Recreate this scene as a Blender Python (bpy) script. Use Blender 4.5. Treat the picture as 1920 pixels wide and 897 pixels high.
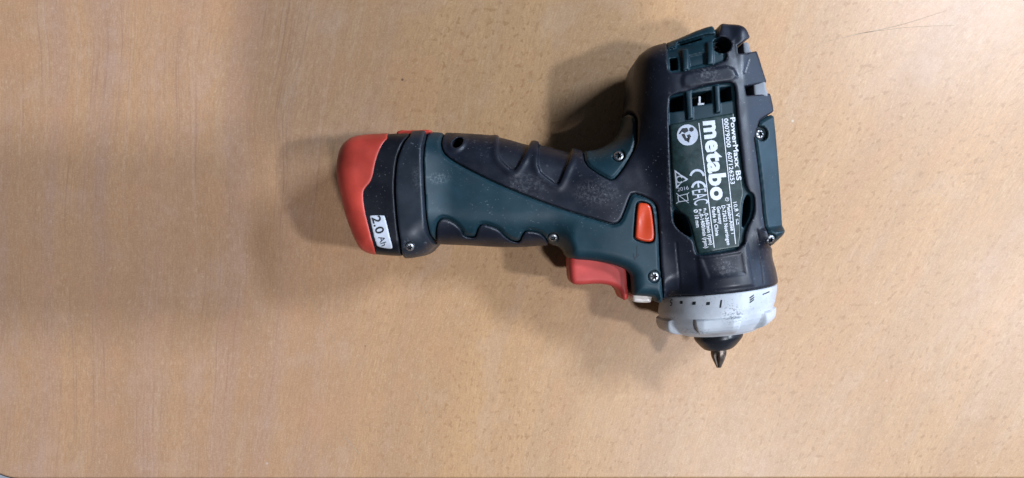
import bpy, bmesh, math, random
import numpy as np
from mathutils import Vector, geometry

# ---------------------------------------------------------------- units
# 1 u = 0.25 mm.  All shapes are laid out in u and written out in metres.
S = 0.00025
H = 1300.0                    # camera height above the table, u
ZM = 100.0                    # the drill's seam plane above the table, u

scene = bpy.context.scene
for o in list(bpy.data.objects):
    bpy.data.objects.remove(o, do_unlink=True)

# ---------------------------------------------------------------- camera
cam_d = bpy.data.cameras.new('camera')
cam = bpy.data.objects.new('camera', cam_d)
scene.collection.objects.link(cam)
cam.location = (0, 0, H * S)
cam_d.sensor_width = 36
cam_d.lens = 18.0 / (960.0 / H)
cam_d.clip_start = 0.01
cam_d.clip_end = 50
scene.camera = cam

# ---------------------------------------------------------------- world, lamps, exposure
world = bpy.data.worlds.new('World')
scene.world = world
world.use_nodes = True
bg = world.node_tree.nodes['Background']
bg.inputs['Color'].default_value = (0.70, 0.82, 1.0, 1)
bg.inputs['Strength'].default_value = 0.05

def area(name, loc, size, power, col, target=(0, 0, 0)):
    d = bpy.data.lights.new(name, 'AREA')
    d.shape = 'RECTANGLE'
    d.size, d.size_y = size
    d.energy = power
    d.color = col
    o = bpy.data.objects.new(name, d)
    scene.collection.objects.link(o)
    o.location = loc
    o.rotation_euler = (Vector(target) - Vector(loc)).to_track_quat('-Z', 'Y').to_euler()
    return o

area('window_light', (0.686, 0.385, 0.70), (0.27, 0.105), 9.0, (0.68, 0.81, 1.0), (0.12, 0.05, 0))
area('ceiling_lamp', (5.05, -0.67, 6.00), (0.45, 0.45), 305.0, (0.77, 0.865, 1.0))
area('ceiling_lamp', (2.00, -2.12, 6.00), (0.50, 0.50), 222.0, (0.83, 0.89, 1.0))
area('window_light', (2.40, 0.40, 0.75), (1.20, 1.00), 22, (0.43, 0.64, 1.0), (0.1, 0.0, 0.0))

scene.view_settings.view_transform = 'Standard'
scene.view_settings.look = 'None'
scene.view_settings.exposure = -0.03
scene.view_settings.gamma = 1

# ---------------------------------------------------------------- helpers: layout
def W(px, py, z=0.0):
    """photo position -> plan position (u, y up) for a point at height z"""
    f = (H - z) / H
    return np.array([(px - 960.0) * f, (448.5 - py) * f])

def chaikin(p, n=1, closed=True):
    p = np.asarray(p, float)
    for _ in range(n):
        q = np.roll(p, -1, axis=0) if closed else p[1:]
        b = p if closed else p[:-1]
        m = np.empty((2 * len(b), p.shape[1]))
        m[0::2] = 0.75 * b + 0.25 * q
        m[1::2] = 0.25 * b + 0.75 * q
        if not closed:
            m = np.vstack([p[:1], m, p[-1:]])
        p = m
    return p

def outline(pts, z=ZM, n=2):
    r = [W(p[0], p[1], p[2] if len(p) > 2 else z) for p in pts]
    return chaikin(r, n)

def sd2(poly, X, Y):
    """signed distance to a closed polygon on arrays (negative inside)"""
    X = X.astype(np.float32); Y = Y.astype(np.float32)
    d = np.full(X.shape, 1e12, np.float32)
    ins = np.zeros(X.shape, bool)
    n = len(poly)
    for i in range(n):
        ax, ay = poly[i]; bx, by = poly[(i + 1) % n]
        ex, ey = bx - ax, by - ay
        l2 = ex * ex + ey * ey
        if l2 < 1e-9:
            continue
        wx = X - ax; wy = Y - ay
        t = np.clip((wx * ex + wy * ey) / l2, 0, 1)
        np.minimum(d, (wx - t * ex) ** 2 + (wy - t * ey) ** 2, out=d)
        if abs(ey) > 1e-9:
            c = ((ay > Y) != (by > Y)) & (X < ex * (Y - ay) / ey + ax)
            ins ^= c
    d = np.sqrt(d)
    return np.where(ins, -d, d)

def smax(a, b, k):
    h = np.maximum(k - np.abs(a - b), 0)
    return np.maximum(a, b) + h * h / (4 * k)

def smin(a, b, k):
    h = np.maximum(k - np.abs(a - b), 0)
    return np.minimum(a, b) - h * h / (4 * k)

def sstep(a, b, x):
    t = np.clip((x - a) / (b - a), 0, 1)
    return t * t * (3 - 2 * t)

def ext(d2, zc, h, r, ch=None):
    """pillow: outline d2 given thickness +-h with edges rounded by r"""
    h = np.asarray(h, np.float32); r = np.asarray(r, np.float32)
    if h.ndim == 2: h = h[:, :, None]
    if r.ndim == 2: r = r[:, :, None]
    a = d2[:, :, None] + r
    b = np.abs(zc) - h + r
    o = np.sqrt(np.maximum(a, 0) ** 2 + np.maximum(b, 0) ** 2)
    if ch is not None:
        k = np.maximum(o, (np.maximum(a, 0) + np.maximum(b, 0)) * 0.7071 + 0.2929 * r)
        o = o + (k - o) * ch[:, :, None]
    return np.minimum(np.maximum(a, b), 0) + o - r

# ---------------------------------------------------------------- helpers: surfaces
def surface_net(vol, org, st):
    s = vol < 0
    nx, ny, nz = vol.shape
    cnt = np.zeros((nx - 1, ny - 1, nz - 1), np.uint8)
    for i in (0, 1):
        for j in (0, 1):
            for k in (0, 1):
                cnt += s[i:nx - 1 + i, j:ny - 1 + j, k:nz - 1 + k]
    I, J, K = np.nonzero((cnt > 0) & (cnt < 8))
    cid = np.full(cnt.shape, -1, np.int32)
    cid[I, J, K] = np.arange(len(I))
    offs = [(i, j, k) for i in (0, 1) for j in (0, 1) for k in (0, 1)]
    val = {o: vol[I + o[0], J + o[1], K + o[2]] for o in offs}
    acc = np.zeros((len(I), 3)); num = np.zeros(len(I))
    for o in offs:
        for ax in range(3):
            if o[ax] == 0:
                q = list(o); q[ax] = 1; q = tuple(q)
                a, b = val[o], val[q]
                m = (a < 0) != (b < 0)
                t = np.where(m, a / np.where(m, a - b, 1), 0)
                base = np.array(o, float)
                p = np.tile(base, (len(I), 1)); p[:, ax] += t
                acc += p * m[:, None]; num += m
    v = acc / num[:, None] + np.stack([I, J, K], 1)
    v = v * np.asarray(st) + np.asarray(org)
    quads = []
    for ax in range(3):
        sl0 = [slice(None)] * 3; sl1 = [slice(None)] * 3
        sl0[ax] = slice(0, -1); sl1[ax] = slice(1, None)
        d = s[tuple(sl0)] != s[tuple(sl1)]
        u, w = (ax + 1) % 3, (ax + 2) % 3
        E = np.stack(np.nonzero(d), 1)
        ok = np.ones(len(E), bool)
        for q in (u, w):
            ok &= (E[:, q] >= 1) & (E[:, q] < vol.shape[q] - 1)
        E = E[ok]
        if not len(E): continue
        def cell(du, dw):
            c = E.copy(); c[:, u] -= du; c[:, w] -= dw
            return cid[c[:, 0], c[:, 1], c[:, 2]]
        q4 = np.stack([cell(1, 1), cell(0, 1), cell(0, 0), cell(1, 0)], 1)
        flip = ~s[E[:, 0], E[:, 1], E[:, 2]]
        q4[flip] = q4[flip][:, ::-1]
        quads.append(q4)
    f = np.concatenate(quads)
    f = f[(f >= 0).all(1)]
    return v, f

def quads_mesh(name, v, f, smooth=True):
    me = bpy.data.meshes.new(name)
    nv, nf, k = len(v), len(f), f.shape[1]
    me.vertices.add(nv); me.loops.add(nf * k); me.polygons.add(nf)
    me.vertices.foreach_set('co', np.ascontiguousarray(v, np.float32).ravel())
    me.loops.foreach_set('vertex_index', np.ascontiguousarray(f, np.int32).ravel())
    me.polygons.foreach_set('loop_start', np.arange(0, nf * k, k, dtype=np.int32))
    me.polygons.foreach_set('use_smooth', np.full(nf, smooth, bool))
    me.update(calc_edges=True); me.validate()
    return me

ROOT_U = np.array([W(1320, 360, 0)[0], W(1320, 360, 0)[1], 0.0])    # base of the drill

def link(name, me, mat, parent=None, label=None):
    o = bpy.data.objects.new(name, me)
    scene.collection.objects.link(o)
    if mat: me.materials.append(mat)
    if parent: o.parent = parent
    if label: o['label'] = label
    return o

def part(name, v, f, mat, parent, smooth=True, label=None):
    """v in u, world plan; stored relative to the drill's base"""
    v = (np.asarray(v, float) - ROOT_U) * S
    if isinstance(f, np.ndarray):
        me = quads_mesh(name, v, f, smooth)
    else:
        me = bpy.data.meshes.new(name)
        me.from_pydata([tuple(p) for p in v], [], [tuple(q) for q in f])
        me.polygons.foreach_set('use_smooth', [smooth] * len(me.polygons))
        me.update()
    return link(name, me, mat, parent, label)

def empty(name, loc, label, cat, group=None):
    o = bpy.data.objects.new(name, None)
    scene.collection.objects.link(o)
    o.location = loc; o['label'] = label; o['category'] = cat
    o.empty_display_size = 0.02
    if group: o['group'] = group
    return o

# ---------------------------------------------------------------- helpers: materials
class NT:
    def __init__(self, name):
        self.m = bpy.data.materials.new(name); self.m.use_nodes = True
        self.t = self.m.node_tree; self.n = self.t.nodes; self.b = self.n['Principled BSDF']
        self.geo = None
    def new(self, typ, **kw):
        x = self.n.new(typ)
        for k, v in kw.items(): setattr(x, k, v)
        return x
    def set(self, sock, v):
        if isinstance(v, bpy.types.NodeSocket): self.t.links.new(v, sock)
        elif v is not None: sock.default_value = v
    def math(self, op, a, b=None, c=None, clamp=False):
        x = self.new('ShaderNodeMath', operation=op, use_clamp=clamp)
        self.set(x.inputs[0], a); self.set(x.inputs[1], b)
        if c is not None: self.set(x.inputs[2], c)
        return x.outputs[0]
    def vmath(self, op, a, b=None, out=0):
        x = self.new('ShaderNodeVectorMath', operation=op)
        self.set(x.inputs[0], a)
        if b is not None: self.set(x.inputs[1], b)
        return x.outputs[out]
    def co(self):
        if not self.geo:
            tc = self.new('ShaderNodeTexCoord')
            self.geo = self.vmath('SCALE', tc.outputs['Object'])
            self.geo.node.inputs['Scale'].default_value = 1 / S      # back to u
        return self.geo
    def noise(self, vec, scale, detail=3, rough=0.55, out='Fac'):
        x = self.new('ShaderNodeTexNoise')
        self.set(x.inputs['Vector'], vec); self.set(x.inputs['Scale'], scale)
        self.set(x.inputs['Detail'], detail); self.set(x.inputs['Roughness'], rough)
        return x.outputs[out]
    def mapr(self, v, a, b, c=0.0, d=1.0, smooth=True):
        x = self.new('ShaderNodeMapRange', interpolation_type='SMOOTHSTEP' if smooth else 'LINEAR')
        self.set(x.inputs['Value'], v)
        for s_, q in zip(('From Min', 'From Max', 'To Min', 'To Max'), (a, b, c, d)): self.set(x.inputs[s_], q)
        return x.outputs[0]
    def mix(self, f, a, b, mode='MIX'):
        x = self.new('ShaderNodeMix', data_type='RGBA', blend_type=mode)
        self.set(x.inputs[0], f)
        for s_, q in ((x.inputs[6], a), (x.inputs[7], b)):
            self.set(s_, (*q, 1) if isinstance(q, tuple) and len(q) == 3 else q)
        return x.outputs[2]
    def bump(self, h, strength, dist):
        x = self.new('ShaderNodeBump')
        self.set(x.inputs['Height'], h); x.inputs['Strength'].default_value = strength
        x.inputs['Distance'].default_value = dist
        self.t.links.new(x.outputs[0], self.b.inputs['Normal'])
    def out(self, col=None, rough=None, metal=None, spec=None, coat=None):
        if col is not None: self.set(self.b.inputs['Base Color'], (*col, 1) if isinstance(col, tuple) and len(col) == 3 else col)
        if rough is not None: self.set(self.b.inputs['Roughness'], rough)
        if metal is not None: self.set(self.b.inputs['Metallic'], metal)
        if spec is not None: self.set(self.b.inputs['Specular IOR Level'], spec)
        if coat is not None: self.set(self.b.inputs['Coat Weight'], coat)
        return self.m

def worn(name, col, rough, dust=0.5, edge=0.5, spec=0.4, patches=(), dcol=(0.36, 0.34, 0.32), tint=None):
    """plastic or rubber with dust specks, rubbed or painted-sheen patches and paler rubbed edges"""
    k = NT(name); co = k.co()
    base = (*col, 1)
    big = k.noise(co, 0.018, 3)
    c = k.mix(k.mapr(big, 0.35, 0.7), base, tuple(x * 1.35 + 0.003 for x in col))
    if tint: c = k.mix(k.mapr(k.noise(co, 0.007, 2), 0.4, 0.62, 0, 0.6), c, tint)
    # dust specks
    spk = k.mapr(k.noise(co, 0.30, 2), 0.665, 0.72)
    where = k.mapr(k.noise(co, 0.022, 3), 0.40, 0.66)
    sm = k.math('MULTIPLY', spk, k.math('MULTIPLY', where, dust))
    c = k.mix(sm, c, tuple(min(1, x * 1.7) for x in dcol) + (1,))
    # faint film of dirt
    film = k.mapr(k.noise(co, 0.05, 5, 0.7), 0.5, 0.85, 0, 0.10 * dust)
    c = k.mix(film, c, (*dcol, 1))
    # rubbed patches, and a sheen painted on the upper grip
    pm = None
    for (pu, rad, amt) in patches:
        d = k.vmath('SUBTRACT', co, tuple(np.array(pu) - ROOT_U))
        d = k.vmath('LENGTH', k.vmath('DIVIDE', d, rad), out=1)
        q = k.math('MULTIPLY', k.mapr(d, 1.0, 0.35), amt)
        pm = q if pm is None else k.math('MAXIMUM', pm, q)
    if pm is not None:
        scr = k.mapr(k.noise(co, 0.22, 4, 0.75), 0.42, 0.68)
        c = k.mix(k.math('MULTIPLY', pm, scr), c, (*dcol, 1))
    if edge:
        g = k.new('ShaderNodeNewGeometry').outputs['Pointiness']
        e = k.math('MULTIPLY', k.mapr(g, 0.515, 0.57), k.mapr(k.noise(co, 0.12, 3), 0.35, 0.7, 0.25, 1.0))
        c = k.mix(k.math('MULTIPLY', e, edge), c, tuple(min(1, x * 2.4 + 0.05) for x in col))
        cav = k.math('MULTIPLY', k.mapr(g, 0.485, 0.44), k.mapr(k.noise(co, 0.16, 3), 0.5, 0.75, 0, 0.45 * dust))
        c = k.mix(cav, c, (0.25, 0.23, 0.19, 1))
    r = k.mapr(k.noise(co, 0.03, 4), 0.3, 0.7, rough - 0.06, rough + 0.08)
    k.bump(k.noise(co, 0.5, 3), 0.10, 0.00004)
    return k.out(c, r, spec=spec)

def plain(name, col, rough=0.5, metal=0.0, spec=0.5, var=0.15, coat=None):
    k = NT(name); co = k.co()
    c = k.mix(k.mapr(k.noise(co, 0.15, 4), 0.35, 0.7), (*[x * (1 - var) for x in col], 1), (*[min(1, x * (1 + var)) for x in col], 1))
    return k.out(c, k.mapr(k.noise(co, 0.08, 3), 0.3, 0.7, max(rough - .05, .02), rough + .06), metal, spec, coat)

# ================================================================ TABLE
def wood():
    k = NT('beech_laminate'); co = k.co()
    sp = k.new('ShaderNodeSeparateXYZ'); k.set(sp.inputs[0], co)
    X, Y = sp.outputs[0], sp.outputs[1]
    warp = k.math('MULTIPLY', k.math('SUBTRACT', k.noise(co, 0.0016, 2), 0.5), 120.0)
    lean = k.mapr(X, -620, 1000, 0.05, 0.62, smooth=False)
    U = k.math('ADD', k.math('SUBTRACT', X, k.math('MULTIPLY', lean, Y)), warp)
    def st(su, sy, off=0.0):
        c = k.new('ShaderNodeCombineXYZ')
        k.set(c.inputs[0], k.math('MULTIPLY', U, su)); k.set(c.inputs[1], k.math('MULTIPLY', Y, sy)); c.inputs[2].default_value = off
        return c.outputs[0]
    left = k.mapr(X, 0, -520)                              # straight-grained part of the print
    # broad bands of tone
    b1 = k.mapr(k.noise(st(0.011, 0.0008), 1, 3), 0.34, 0.68)
    c = k.mix(b1, (0.530, 0.317, 0.157), (0.609, 0.363, 0.171))
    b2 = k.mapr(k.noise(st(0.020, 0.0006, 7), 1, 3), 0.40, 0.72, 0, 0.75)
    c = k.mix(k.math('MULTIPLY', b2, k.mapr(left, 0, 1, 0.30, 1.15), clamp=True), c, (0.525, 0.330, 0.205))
    b3 = k.mapr(k.noise(st(0.030, 0.0016, 13), 1, 3), 0.55, 0.74, 0, 0.75)
    c = k.mix(b3, c, (0.594, 0.390, 0.211))
    # long dark grain lines, mostly in the straight-grained part
    ln = k.mapr(k.noise(st(0.23, 0.0018, 3), 1, 2, 0.5), 0.575, 0.67)
    brk = k.mapr(k.noise(st(0.012, 0.004, 5), 1, 3), 0.40, 0.62)
    ln = k.math('MULTIPLY', k.math('MULTIPLY', ln, brk), k.mapr(left, 0, 1, 0.14, 0.50))
    c = k.mix(ln, c, (0.330, 0.175, 0.105))
    ln2 = k.mapr(k.noise(st(0.085, 0.0011, 17), 1, 2, 0.5), 0.60, 0.68)
    c = k.mix(k.math('MULTIPLY', ln2, k.mapr(left, 0, 1, 0.04, 0.30)), c, (0.640, 0.440, 0.280))
    # fine fibre
    fib = k.noise(st(0.34, 0.045, 1), 1, 3, 0.6)
    c = k.mix(k.mapr(fib, 0.40, 0.64, 0, 0.46), c, (0.424, 0.242, 0.117))
    fib2 = k.noise(st(0.24, 0.08, 21), 1, 2)
    c = k.mix(k.math('MULTIPLY', k.mapr(fib2, 0.55, 0.72, 0, 0.46), k.mapr(k.noise(co, 0.014, 3), 0.38, 0.64, 0.2, 1.0)), c, (0.730, 0.500, 0.290))
    mot = k.noise(st(0.055, 0.030, 41), 1, 3, 0.6)
    c = k.mix(k.mapr(mot, 0.40, 0.66, 0, 0.26), c, (0.470, 0.270, 0.130))
    # beech flecks
    zone = k.mapr(k.noise(st(0.005, 0.0035, 9), 1, 2), 0.36, 0.56, 0.25, 1.0)
    fl = k.mapr(k.noise(st(0.105, 0.085, 31), 1, 1, 0.4), 0.60, 0.70)
    fl = k.math('MULTIPLY', k.math('MULTIPLY', fl, zone), k.mapr(left, 0, 1, 0.66, 0.12))
    c = k.mix(fl, c, (0.390, 0.205, 0.085))
    # patches of hue and a fine mottled grit
    hue = k.noise(st(0.011, 0.008, 51), 1, 3, 0.6)
    c = k.mix(k.mapr(hue, 0.50, 0.70, 0, 0.34), c, (0.590, 0.315, 0.150))
    c = k.mix(k.mapr(hue, 0.48, 0.30, 0, 0.26), c, (0.610, 0.415, 0.285))
    grit = k.noise(co, 0.36, 3, 0.7)
    c = k.mix(k.mapr(grit, 0.48, 0.70, 0, 0.34), c, (0.380, 0.215, 0.110))
    c = k.mix(k.mapr(grit, 0.48, 0.30, 0, 0.34), c, (0.740, 0.520, 0.330))
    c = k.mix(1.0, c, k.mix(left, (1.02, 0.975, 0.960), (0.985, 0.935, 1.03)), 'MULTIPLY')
    # grime: scattered dark pin marks and pale nicks
    v = k.new('ShaderNodeTexVoronoi'); k.set(v.inputs['Vector'], co); v.inputs['Scale'].default_value = 0.011
    cell = k.new('ShaderNodeSeparateColor'); k.set(cell.inputs[0], v.outputs['Color'])
    pin = k.math('MULTIPLY', k.mapr(v.outputs['Distance'], 0.034, 0.018), k.mapr(cell.outputs[0], 0.62, 0.66))
    c = k.mix(k.math('MULTIPLY', pin, 0.75), c, (0.10, 0.065, 0.045))
    v2 = k.new('ShaderNodeTexVoronoi'); k.set(v2.inputs['Vector'], co); v2.inputs['Scale'].default_value = 0.008
    cell2 = k.new('ShaderNodeSeparateColor'); k.set(cell2.inputs[0], v2.outputs['Color'])
    nick = k.math('MULTIPLY', k.mapr(v2.outputs['Distance'], 0.03, 0.012), k.mapr(cell2.outputs[1], 0.6, 0.65))
    c = k.mix(k.math('MULTIPLY', nick, 0.6), c, (0.75, 0.66, 0.54))
    # worn lacquer: mottled sheen and an orange-peel skin
    r = k.mapr(k.noise(co, 0.06, 4, 0.65), 0.3, 0.72, 0.365, 0.395)
    h = k.math('ADD', k.noise(st(0.16, 0.09, 2), 1, 3), k.math('MULTIPLY', k.noise(co, 0.42, 2), 0.5))
    k.bump(h, 0.30, 0.00010)
    return k.out(c, r, spec=0.38)

M_wood = wood()
M_edge = plain('dark_edge_band', (0.055, 0.035, 0.025), 0.5)
M_scr = plain('scratch_grime', (0.47, 0.33, 0.21), 0.7)

tbl = empty('table', (0, 0, -0.02), 'wood laminate tabletop with rounded corner carrying the drill', 'table')
# slab with one rounded corner in view
yb = W(0, 898.0)[1]; xl = W(-58, 0)[0]; R = 95
def slab(x0, y0, x1, y1, r, z0, z1, inset=0):
    pts = []
    for cx, cy, a0 in ((x0 + r, y0 + r, 180), (x1 - r, y0 + r, 270), (x1 - r, y1 - r, 0), (x0 + r, y1 - r, 90)):
        for i in range(25):
            a = math.radians(a0 + 90 * i / 24)
            pts.append((cx + (r - inset) * math.cos(a), cy + (r - inset) * math.sin(a)))
    return pts
def ring_loft(rings, cap0=True, cap1=True):
    v = [p for r in rings for p in r]; n = len(rings[0]); f = []
    for i in range(len(rings) - 1):
        for j in range(n):
            f.append((i * n + j, i * n + (j + 1) % n, (i + 1) * n + (j + 1) % n, (i + 1) * n + j))
    if cap0: f.append(tuple(reversed(range(n))))
    if cap1: f.append(tuple(range((len(rings) - 1) * n, len(rings) * n)))
    return v, f
X1, Y1 = 3000, 1500
prof = [(0.0, -100), (0.0, -4), (1.2, -1.4), (4.0, 0.0)]
rings = [[(x, y, z) for x, y in slab(xl, yb, X1, Y1, R, 0, 0, i)] for i, z in prof]
v, f = ring_loft(rings)
me = bpy.data.meshes.new('tabletop')
me.from_pydata([(x * S, y * S, z * S + 0.02) for x, y, z in v], [], f); me.update()
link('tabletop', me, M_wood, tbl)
rings = [[(x, y, z) for x, y in slab(xl, yb, X1, Y1, R, 0, 0, i)] for i, z in ((-2.2, -101), (-2.2, -4), (-1.2, -2.2), (0.6, -2.4))]
v, f = ring_loft(rings, True, False)
me = bpy.data.meshes.new('edge_band')
me.from_pydata([(x * S, y * S, z * S + 0.02) for x, y, z in v], [], f); me.update()
link('edge_band', me, M_edge, tbl)

def strip(name, pts, w, mat, parent, zo=0.25):
    """a hair-thin scratch lying in the table top"""
    P = [W(*p) for p in pts]; v = []; f = []
    P = [np.array(p) for p in chaikin(P, 2, False)]
    n = len(P)
    for i, p in enumerate(P):
        t = P[min(i + 1, n - 1)] - P[max(i - 1, 0)]
        t = np.array([-t[1], t[0]]) / (np.linalg.norm(t) + 1e-9)
        ww = w * 0.28 * (0.25 + 0.75 * math.sin(math.pi * (i + 0.4) / n))
        for s_ in (-1, 1):
            q = p + t * ww * s_
            v.append((q[0] * S, q[1] * S, zo * S + 0.02))
    for i in range(n - 1):
        f.append((2 * i, 2 * i + 2, 2 * i + 3, 2 * i + 1))
    me = bpy.data.meshes.new(name); me.from_pydata(v, [], f); me.update()
    return link(name, me, mat, parent)
for pts, w in (([(558, 508), (575, 545), (605, 595), (635, 655)], 1.6),
               ([(1520, 86), (1600, 66), (1690, 48), (1775, 20)], 2.2),
               ([(1590, 66), (1660, 56), (1720, 50), (1790, 48)], 1.5),
               ([(1590, 150), (1620, 138), (1660, 122)], 1.2),
               ([(646, 818), (660, 835), (675, 853)], 2.6),
               ([(775, 728), (795, 760), (812, 800)], 1.6),
               ([(420, 240), (428, 256), (435, 268)], 1.8),
               ([(356, 238), (385, 229), (408, 222)], 1.2),
               ([(985, 520), (1010, 517), (1035, 519)], 1.0),
               ([(990, 153), (996, 152), (1002, 153)], 2.2)):
    strip('scratch', pts, w, M_scr, tbl)

# floor far below the table edge
k = NT('pale_floor'); co = k.co()
M_floor = k.out(k.mix(k.mapr(k.noise(co, 0.004, 5), 0.35, 0.65), (0.50, 0.53, 0.58), (0.64, 0.66, 0.70)), 0.5)
me = bpy.data.meshes.new('floor')
me.from_pydata([(-4, -4, -0.74), (4, -4, -0.74), (4, 4, -0.74), (-4, 4, -0.74)], [], [(0, 1, 2, 3)])
fl = link('floor', me, M_floor); fl['kind'] = 'structure'

# ================================================================ DRILL: solid shapes
STEP = 1.6
gx = np.arange(-312, 478, STEP); gy = np.arange(-128, 392, STEP); gz = np.arange(-3.0, 208, STEP)
GX, GY = np.meshgrid(gx, gy, indexing='ij')
GX = GX.astype(np.float32); GY = GY.astype(np.float32)
ZC = (gz - ZM).astype(np.float32)[None, None, :]
ZZ = gz.astype(np.float32)[None, None, :]

# nose axis
AX_O = W(1344.5, 540, ZM)
AX_F = np.array([24.0, -213.0]) / math.hypot(24, 213)       # forward, plan
AX_R = np.array([-AX_F[1], AX_F[0]])                         # right of the axis
T2 = (GX - AX_O[0]) * AX_F[0] + (GY - AX_O[1]) * AX_F[1]     # along the axis
A2 = (GX - AX_O[0]) * AX_R[0] + (GY - AX_O[1]) * AX_R[1]     # across

noseL = AX_O - AX_R * 98.5 + AX_F * 140; noseR = AX_O + AX_R * 98.5 + AX_F * 140
hp = [W(*p) for p in [(1252, 78, 160), (1216, 95, 118), (1192, 113, 102), (1180, 132, 92), (1175, 170, 85), (1172, 215, 85),
      (1182, 270, 88), (1198, 330, 90), (1216, 390, 95), (1230, 450, 98), (1236, 510, 100)]]
hp += [AX_O - AX_R * 98.5, noseL, noseR, AX_O + AX_R * 98.5]
hp += [W(*p) for p in [(1453, 505, 116), (1451, 484, 132), (1453, 468, 145), (1461, 450, 158), (1462, 430, 160), (1457, 330, 160), (1448, 216, 160),
      (1439, 176, 160), (1427, 146, 160), (1411, 100, 160), (1399, 82, 160), (1391, 62, 160), (1374, 50, 160), (1332, 46, 165)]]
HEAD = chaikin(hp, 2)
dH = sd2(HEAD, GX, GY)
rH = 62 + 34 * sstep(-130, -10, T2) - 40 * sstep(-400, -450, T2) * sstep(-85, -40, A2)
side = sstep(40, 70, A2) * sstep(-62, -88, T2)
head = ext(dH, ZC, 100, rH * (1 - side) + 20 * side)
facet = (np.abs(ZC) - (100 - 0.44 * np.maximum(A2 - 45, -40) + 45 * sstep(-98, -72, T2))[:, :, None]) * 0.915
head = smax(head, facet, 5)                   # sloping back of the head

HANDLE = outline([(660, 250, 105), (815, 248, 105), (930, 254, 105), (1000, 267, 105), (1060, 278, 105), (1096, 285, 105), (1122, 281, 105),
      (1148, 266, 100), (1163, 243, 95), (1171, 211, 90), (1260, 205, 90), (1310, 300), (1310, 500), (1243, 540, 130), (1240, 566, 130), (1224, 567, 135), (1222, 556, 135),
      (1190, 554, 135), (1180, 553, 130), (1178, 530, 130), (1176, 509, 130), (1150, 497, 135), (1110, 489, 135), (1068, 487, 130), (1061, 480, 125), (1056, 470, 118),
      (1045, 462, 110), (1030, 460, 105), (960, 466, 105), (850, 459, 105), (660, 455, 105)])
dG = sd2(HANDLE, GX, GY)
hG = 66 + 27 * (1 - sstep(-205, -95, GX)) + 8 * sstep(60, 170, GX)
rG = 62 - 40 * sstep(70, 110, GX) * sstep(40, -5, GY)
handle = ext(dG, ZC, hG, rG)
head = smax(head, T2[:, :, None], 4)          # front face of the nose
body = smin(head, handle, 22)
FOOT = outline([(600, 255, 128), (700, 254, 128), (860, 252, 122), (860, 456, 105), (819, 457, 122), (805, 471, 128), (782, 482, 128), (740, 482, 128), (600, 480, 128)], n=2)
foot = ext(sd2(FOOT, GX, GY), ZC, 98, 46)
body = smin(body, np.maximum(foot, (GX - W(800, 300, 150)[0])[:, :, None]), 4)
BAT = outline([(745, 253, 146), (723, 254, 146), (676, 257, 146), (655, 266, 146), (642, 284, 146), (637, 310, 146), (637, 334, 146), (645, 370, 146),
      (654, 407, 146), (667, 442, 146), (679, 466, 146), (692, 474, 146), (707, 478, 146), (752, 482, 146), (830, 482, 146), (830, 252, 146)], n=2)
bat = ext(sd2(BAT, GX, GY), ZC, 100, 36)

whole = np.minimum(body, bat)
def top_height(vol):
    s = vol < 0
    anyi = s.any(2)
    k1 = vol.shape[2] - 1 - np.argmax(s[:, :, ::-1], axis=2)
    k1 = np.minimum(k1, vol.shape[2] - 2)
    a = np.take_along_axis(vol, k1[:, :, None], 2)[:, :, 0]
    b = np.take_along_axis(vol, (k1 + 1)[:, :, None], 2)[:, :, 0]
    z = gz[k1] + STEP * a / np.where(a - b == 0, 1, a - b)
    return np.where(anyi, z, np.nan)
ZT = top_height(whole)
def zt(p, m=None, fb=ZM):
    m = ZT if m is None else m
    fx = (p[0] - gx[0]) / STEP; fy = (p[1] - gy[0]) / STEP
    i, j = int(math.floor(fx)), int(math.floor(fy))
    if not (0 <= i < m.shape[0] - 1 and 0 <= j < m.shape[1] - 1): return fb
    a, b = fx - i, fy - j
    q = m[i, j] * (1 - a) * (1 - b) + m[i + 1, j] * a * (1 - b) + m[i, j + 1] * (1 - a) * b + m[i + 1, j + 1] * a * b
    return fb if np.isnan(q) else float(q)
def SP(px, py):
    """where a point of the drill's skin seen in the photo lies: (x, y, z)"""
    z = 150.0
    for _ in range(14):
        z = 0.5 * z + 0.5 * zt(W(px, py, z))
    p = W(px, py, z)
    return np.array([p[0], p[1], z])
def zone(pts, n=1):
    return chaikin([SP(*p[:2])[:2] if len(p) < 3 else W(*p) for p in pts], n)

def box_of(polys, pad=10):
    P = np.vstack(polys)
    i0 = max(int((P[:, 0].min() - pad - gx[0]) / STEP), 0); i1 = min(int((P[:, 0].max() + pad - gx[0]) / STEP) + 2, len(gx))
    j0 = max(int((P[:, 1].min() - pad - gy[0]) / STEP), 0); j1 = min(int((P[:, 1].max() + pad - gy[0]) / STEP) + 2, len(gy))
    return slice(i0, i1), slice(j0, j1)
def zsd(poly):
    """full-size distance map of a zone; exact near it, large elsewhere"""
    return sd2(poly, GX, GY)[:, :, None]
def net(vol, name, mat, parent, sl=None, label=None):
    if sl is None:
        m = vol < 0
        ii = np.nonzero(m.any((1, 2)))[0]; jj = np.nonzero(m.any((0, 2)))[0]
        sl = (slice(max(ii[0] - 2, 0), ii[-1] + 3), slice(max(jj[0] - 2, 0), jj[-1] + 3))
        vol = vol[sl]
    v, f = surface_net(vol, (gx[sl[0].start], gy[sl[1].start], gz[0]), (STEP,) * 3)
    return part(name, v, f, mat, parent, label=label)
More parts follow.
